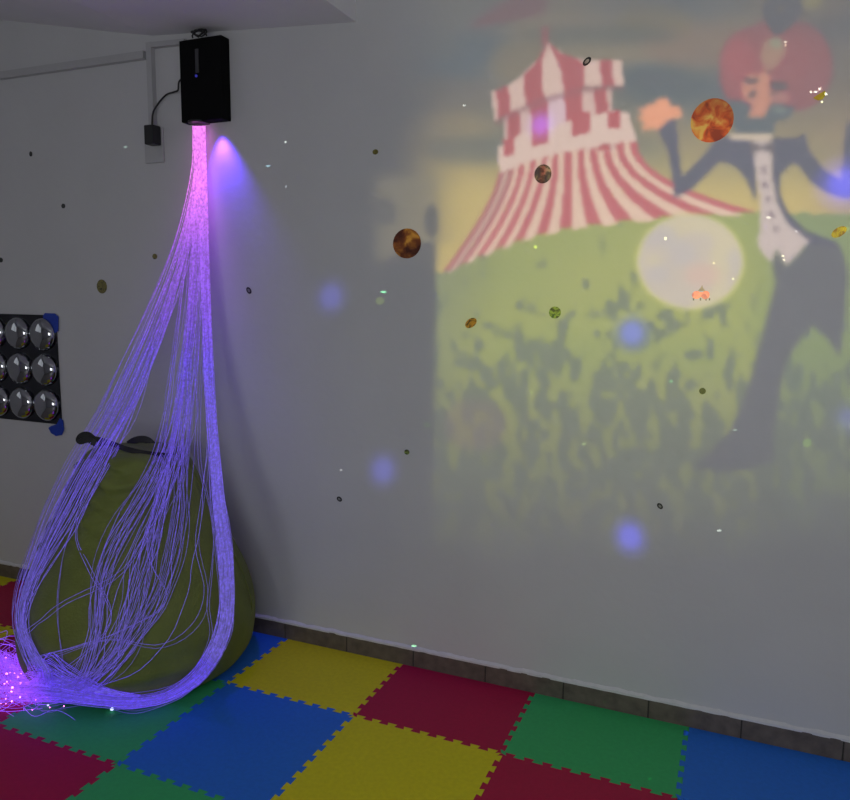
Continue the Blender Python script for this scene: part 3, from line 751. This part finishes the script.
# left part of the projected picture: faint shapes
img[:] = blur(img, 1)
fade = sm(455, 575, Y+8*(vnoise(30, 60, 11)-.5)*3); fade = 1-fade
fade = fade*(1-.55*sm(320, 480, Y))
tl = sm(385, 470, X)*(Y < 245)+sm(429, 440, X)*(Y >= 245)
fade = fade*blur(tl.astype(float), 4)*(1-sm(860, 900, X))
toplm = .55+.45*sm(-10, 60, Y)
img = AMB+(img-AMB)*(fade*toplm)[..., None]
def addl(mask, col, soft, op):
    m = blur(mask.astype(float), soft)[..., None]*op; img[:] = img*(1-m)+np.array(col, float)*m
addl((X > 375) & (X < 436) & (Y > 175) & (Y < 262), (130, 124, 112), 14, .75)
addl(((X-431.5)/7)**2+((Y-221)/17)**2 < 1, AMB, 2, .8); addl(((X-384)/13)**2+((Y-212)/14)**2 < 1, AMB, 3, .7)
addl(inside([(384, 262), (408, 246), (434, 240), (435, 330), (380, 330)]), AMB, 3, .8)
addl(((X-475)/32)**2+((Y-425)/26)**2 < 1, (130, 112, 114), 6, .35)
def l3(a): a = np.clip(a, 0, 255)/255; return np.where(a <= .04045, a/12.92, ((a+.055)/1.055)**2.4)
KMAX = .62
trans = np.clip((l3(img)-l3(AMB))/KMAX, 0, 1)
LP = Vector((1.55, -3.45, 1.42)); SD = .22
def wall_hit(px, py): return on_y(px, py, 0)
Wp = np.array([[tuple(on_y(x, y, 0)) for x in gx] for y in gy])
f_ = SD/(0-LP.y)
Sp = np.array(tuple(LP))+(Wp-np.array(tuple(LP)))*f_
H_, W_ = X.shape
me = bpy.data.meshes.new('slide'); idx = np.arange(H_*W_).reshape(H_, W_)
quads = np.stack([idx[:-1, :-1], idx[1:, :-1], idx[1:, 1:], idx[:-1, 1:]], -1).reshape(-1, 4)
me.from_pydata(Sp.reshape(-1, 3).tolist(), [], quads.tolist())
ca = me.color_attributes.new('film', 'FLOAT_COLOR', 'POINT')
ca.data.foreach_set('color', np.concatenate([trans.reshape(-1, 3), np.ones((H_*W_, 1))], 1).astype(np.float32).ravel())
fm = bpy.data.materials.new('colour_film'); fm.use_nodes = True; nt = fm.node_tree; nt.nodes.remove(nt.nodes['Principled BSDF'])
at = nt.nodes.new('ShaderNodeAttribute'); at.attribute_name = 'film'; tb = nt.nodes.new('ShaderNodeBsdfTransparent')
nt.links.new(at.outputs['Color'], tb.inputs['Color']); nt.links.new(tb.outputs[0], nt.nodes['Material Output'].inputs['Surface'])
me.materials.append(fm)
mn, mxx = Sp.reshape(-1, 3).min(0), Sp.reshape(-1, 3).max(0)
pj = thing('slide_projector', (LP.x, LP.y, LP.z-.16), 'black slide projector on a wooden stand facing the wall', 'projector')
so_ = bpy.data.objects.new('slide', me); C.objects.link(so_); so_.parent = pj; so_.matrix_parent_inverse = Matrix.Translation(-pj.location)
bm = bmesh.new(); hw = .15
housing(bm, LP, hw, .12, SD)
# front mask round the film: four strips following the film's edges
cor = [Sp[0, 0], Sp[0, -1], Sp[-1, -1], Sp[-1, 0]]; oc = [(LP.x-hw, LP.z+hw), (LP.x+hw, LP.z+hw), (LP.x+hw, LP.z-hw), (LP.x-hw, LP.z-hw)]
for k in range(4):
    a, b = cor[k], cor[(k+1) % 4]; c, d = oc[(k+1) % 4], oc[k]
    vs = [bm.verts.new(v) for v in (tuple(a), tuple(b), (c[0], LP.y+SD, c[1]), (d[0], LP.y+SD, d[1]))]; bm.faces.new(vs)
obj('case', bm, M['black'], pj)
print('slide', mn, mxx, 'case', LP.x-hw, LP.x+hw, LP.z-hw, LP.z+hw)
WALL_ALB = .60
pl = light('projector_lamp', 'POINT', LP, KMAX*PI/WALL_ALB*4*PI*(LP.y**2)*1.12, (1, 1, 1), shadow_soft_size=.0002)
bm = bmesh.new(); zt_ = LP.z-.156
box(bm, (LP.x-.24, LP.y-.22, zt_-.025), (LP.x+.24, LP.y+.26, zt_), .004)
std = thing('projector_stand', (LP.x, LP.y, FZ), 'wooden four-legged stand carrying the black slide projector', 'stand')
obj('top', bm, M['wood'], std)
for sx in (-1, 1):
    for sy in (-.2, .24):
        obj('leg', box(bmesh.new(), (LP.x+sx*.21-.02, LP.y+sy*.9-.02, FZ), (LP.x+sx*.21+.02, LP.y+sy*.9+.02, zt_-.025), .003), M['wood'], std)
# --- star laser: a small lamp behind a plate pierced with fine coloured holes
dots = [(285.5, 142, 2, 2, (200, 210, 205)), (268, 166, 4, 1.8, (150, 180, 190)), (286, 186.5, 2, 2, (140, 145, 150)), (125.5, 147, 3.4, 2, (150, 165, 160)), (464, 105.5, 3, 1.6, (200, 205, 200)),
 (383.5, 292, 5, 1.7, (150, 235, 180)), (414, 646, 4.6, 1.8, (150, 235, 170)), (221, 744.5, 4, 1.4, (120, 190, 200)), (341, 470, 3, 1.3, (165, 165, 165)), (719, 530.5, 4.4, 1.7, (205, 215, 205)),
 (671, 381.5, 4, 1.4, (130, 190, 140)), (735, 430, 4, 1.4, (150, 165, 155)), (531, 392.5, 3.4, 1.4, (150, 165, 120)), (584, 444, 4, 1.4, (150, 170, 130)), (535.5, 247, 2.6, 3, (190, 210, 110)),
 (785.5, 42, 3, 1.6, (230, 225, 205)), (785.5, 45, 1.6, 3, (210, 190, 170)), (768.5, 217.5, 4, 2, (235, 230, 205)), (665.5, 238.5, 2.6, 3, (245, 240, 180)), (783, 256, 3, 1.8, (240, 230, 190)), (784, 260, 2, 2, (235, 225, 190)), (796, 231.5, 2.2, 2, (190, 185, 185)),
 (811, 92, 2.4, 2, (235, 235, 220)), (815.5, 92, 3, 2, (250, 250, 240)), (820, 89, 2.4, 2.4, (235, 235, 225)), (826, 94, 2.6, 2.6, (245, 245, 225)), (822, 102, 2.2, 2.2, (230, 230, 190)),
 (714, 263, 2, 2, (220, 210, 160)), (733, 279, 2, 2, (210, 215, 160)), (605, 702, 3, 2, (40, 120, 60)), (650, 779, 4, 1.6, (60, 150, 90)), (687, 733, 2, 3, (60, 110, 170)),
 (380, 301, 8, 7, (112, 118, 92)), (807, 443, 8, 7, (112, 130, 92)), (427, 425, 6, 5, (104, 112, 96)), (846, 229, 6, 4, (140, 150, 70))]
LQ = Vector((1.10, -3.45, 2.02)); SQ = .25; fq = SQ/(0-LQ.y)
V, Fc = [], []; half = .19
def add_loop(pts):
    i0 = len(V); V.extend(Vector(p) for p in pts); Fc.append(list(range(i0, i0+len(pts))))
def toplate(P):
    k = SQ/(P.y-LQ.y); return (LQ.x+(P.x-LQ.x)*k, LQ.z+(P.z-LQ.z)*k)
ov = [(LQ.x-half, LQ.z-half), (LQ.x+half, LQ.z-half), (LQ.x+half, LQ.z+half), (LQ.x-half, LQ.z+half)]
add_loop(ov); dcol = [None]
for x, y, w, h, c in dots:
    def hit(px, py): 
        P = on_y(px, py, 0); return P if P.z > 0.0 else on_z(px, py, 0)
    n = 8
    add_loop([toplate(hit(x+w*.6*math.cos(2*PI*k/n), y-h*.6*math.sin(2*PI*k/n))) for k in range(n)]); dcol.append(c)
vv, ee, ff, ov_, oe_, of_ = delaunay_2d_cdt(V, [], Fc, 1, 1e-7)
bm = bmesh.new(); cl = bm.loops.layers.float_color.new('film')
bv = [bm.verts.new((p.x, LQ.y+SQ, p.y)) for p in vv]
DK = 1.0
for f, orig in zip(ff, of_):
    ids = [o for o in orig if o > 0]
    fc = bm.faces.new([bv[i] for i in f])
    if ids:
        c = dcol[ids[0]]; px, py = dots[ids[0]-1][:2]
        col = np.clip((l3(np.array(c, float))-(l3(AMB) if py < 640 else 0))/DK, 0, 1)
        if py < 640 and 435 < px: col = col*.8
    else: col = (0, 0, 0)
    for l in fc.loops: l[cl] = (col[0], col[1], col[2], 1)
sp = thing('star_projector', (LQ.x, LQ.y, LQ.z-.2), 'small black star light projector on a wall-high post', 'projector')
obj('pierced_plate', bm, fm, sp)
bm = bmesh.new(); housing(bm, LQ, half, .12, SQ); obj('case', bm, M['black'], sp)
light('star_lamp', 'POINT', LQ, DK*PI/WALL_ALB*4*PI*(LQ.y**2)*1.3, (1, 1, 1), shadow_soft_size=.00008)
bm = bmesh.new(); tube(bm, [(LQ.x, LQ.y, FZ), (LQ.x, LQ.y, FZ+.012), ], .2, 32); tube(bm, [(LQ.x, LQ.y, FZ+.01), (LQ.x, LQ.y, LQ.z-half-.006)], .018, 16)
obj('post', bm, M['black_gloss'], sp)
# --- disco lamp: soft blue spots
dl = Vector((1.3, -3.2, 2.6))
for px, py, size, e, c in ((331, 297, 2.6, .15, (.12, .12, 1.)), (632, 333, 2.1, .26, (.05, .06, 1.)), (383, 470, 2.3, .17, (.12, .12, 1.)), (630, 537, 2.0, .34, (.08, .07, 1.)), (541, 125, 1.9, .28, (.25, .08, 1.)), (845, 184, 2.7, .42, (.09, .07, 1.)), (850, 419, 1.6, .10, (.12, .12, 1.))):
    t_ = on_y(px, py, 0); dist = (t_-dl).length
    for ks, ke in ((1.35, .4), (.8, .7)):
        o = light('disco_spot', 'SPOT', dl, e*ke*PI/WALL_ALB*4*PI*dist**2*1.5, c, spot_size=math.radians(max(1, size*ks)), spot_blend=1.0, shadow_soft_size=.012)
        aim(o, t_)

# ------------------------------------------------------------------ daylight and fibre source light
o = light('daylight_left', 'AREA', (XL-.2, (LW[0]+LW[1])/2, (LW[2]+LW[3])/2), 3.5, (.94, .97, 1.0), shape='RECTANGLE', size=LW[1]-LW[0], size_y=LW[3]-LW[2])
o.rotation_euler = (0, -PI/2, 0)
o.data.size, o.data.size_y = LW[3]-LW[2], LW[1]-LW[0]
o = light('daylight_rear', 'AREA', ((RW[0]+RW[1])/2, YR-.2, (RW[2]+RW[3])/2), 50, (.94, .97, 1.0), shape='RECTANGLE', size=RW[1]-RW[0], size_y=RW[3]-RW[2])
o.rotation_euler = (PI/2, 0, 0)
g = on_y(213, 125, -.05); g.z = zb-.012
o = light('fibre_source', 'SPOT', g, 22, (.12, .035, 1.0), spot_size=math.radians(68), spot_blend=1.0, shadow_soft_size=.012)
aim(o, (g.x+.04, 0, zb-.34))

w = bpy.data.worlds.new('world'); bpy.context.scene.world = w; w.use_nodes = True
w.node_tree.nodes['Background'].inputs[0].default_value = (.5, .55, .6, 1); w.node_tree.nodes['Background'].inputs[1].default_value = .3
vs = bpy.context.scene.view_settings; vs.view_transform = 'Standard'; vs.look = 'None'; vs.exposure = 0; vs.gamma = 1; vs.use_curve_mapping = False
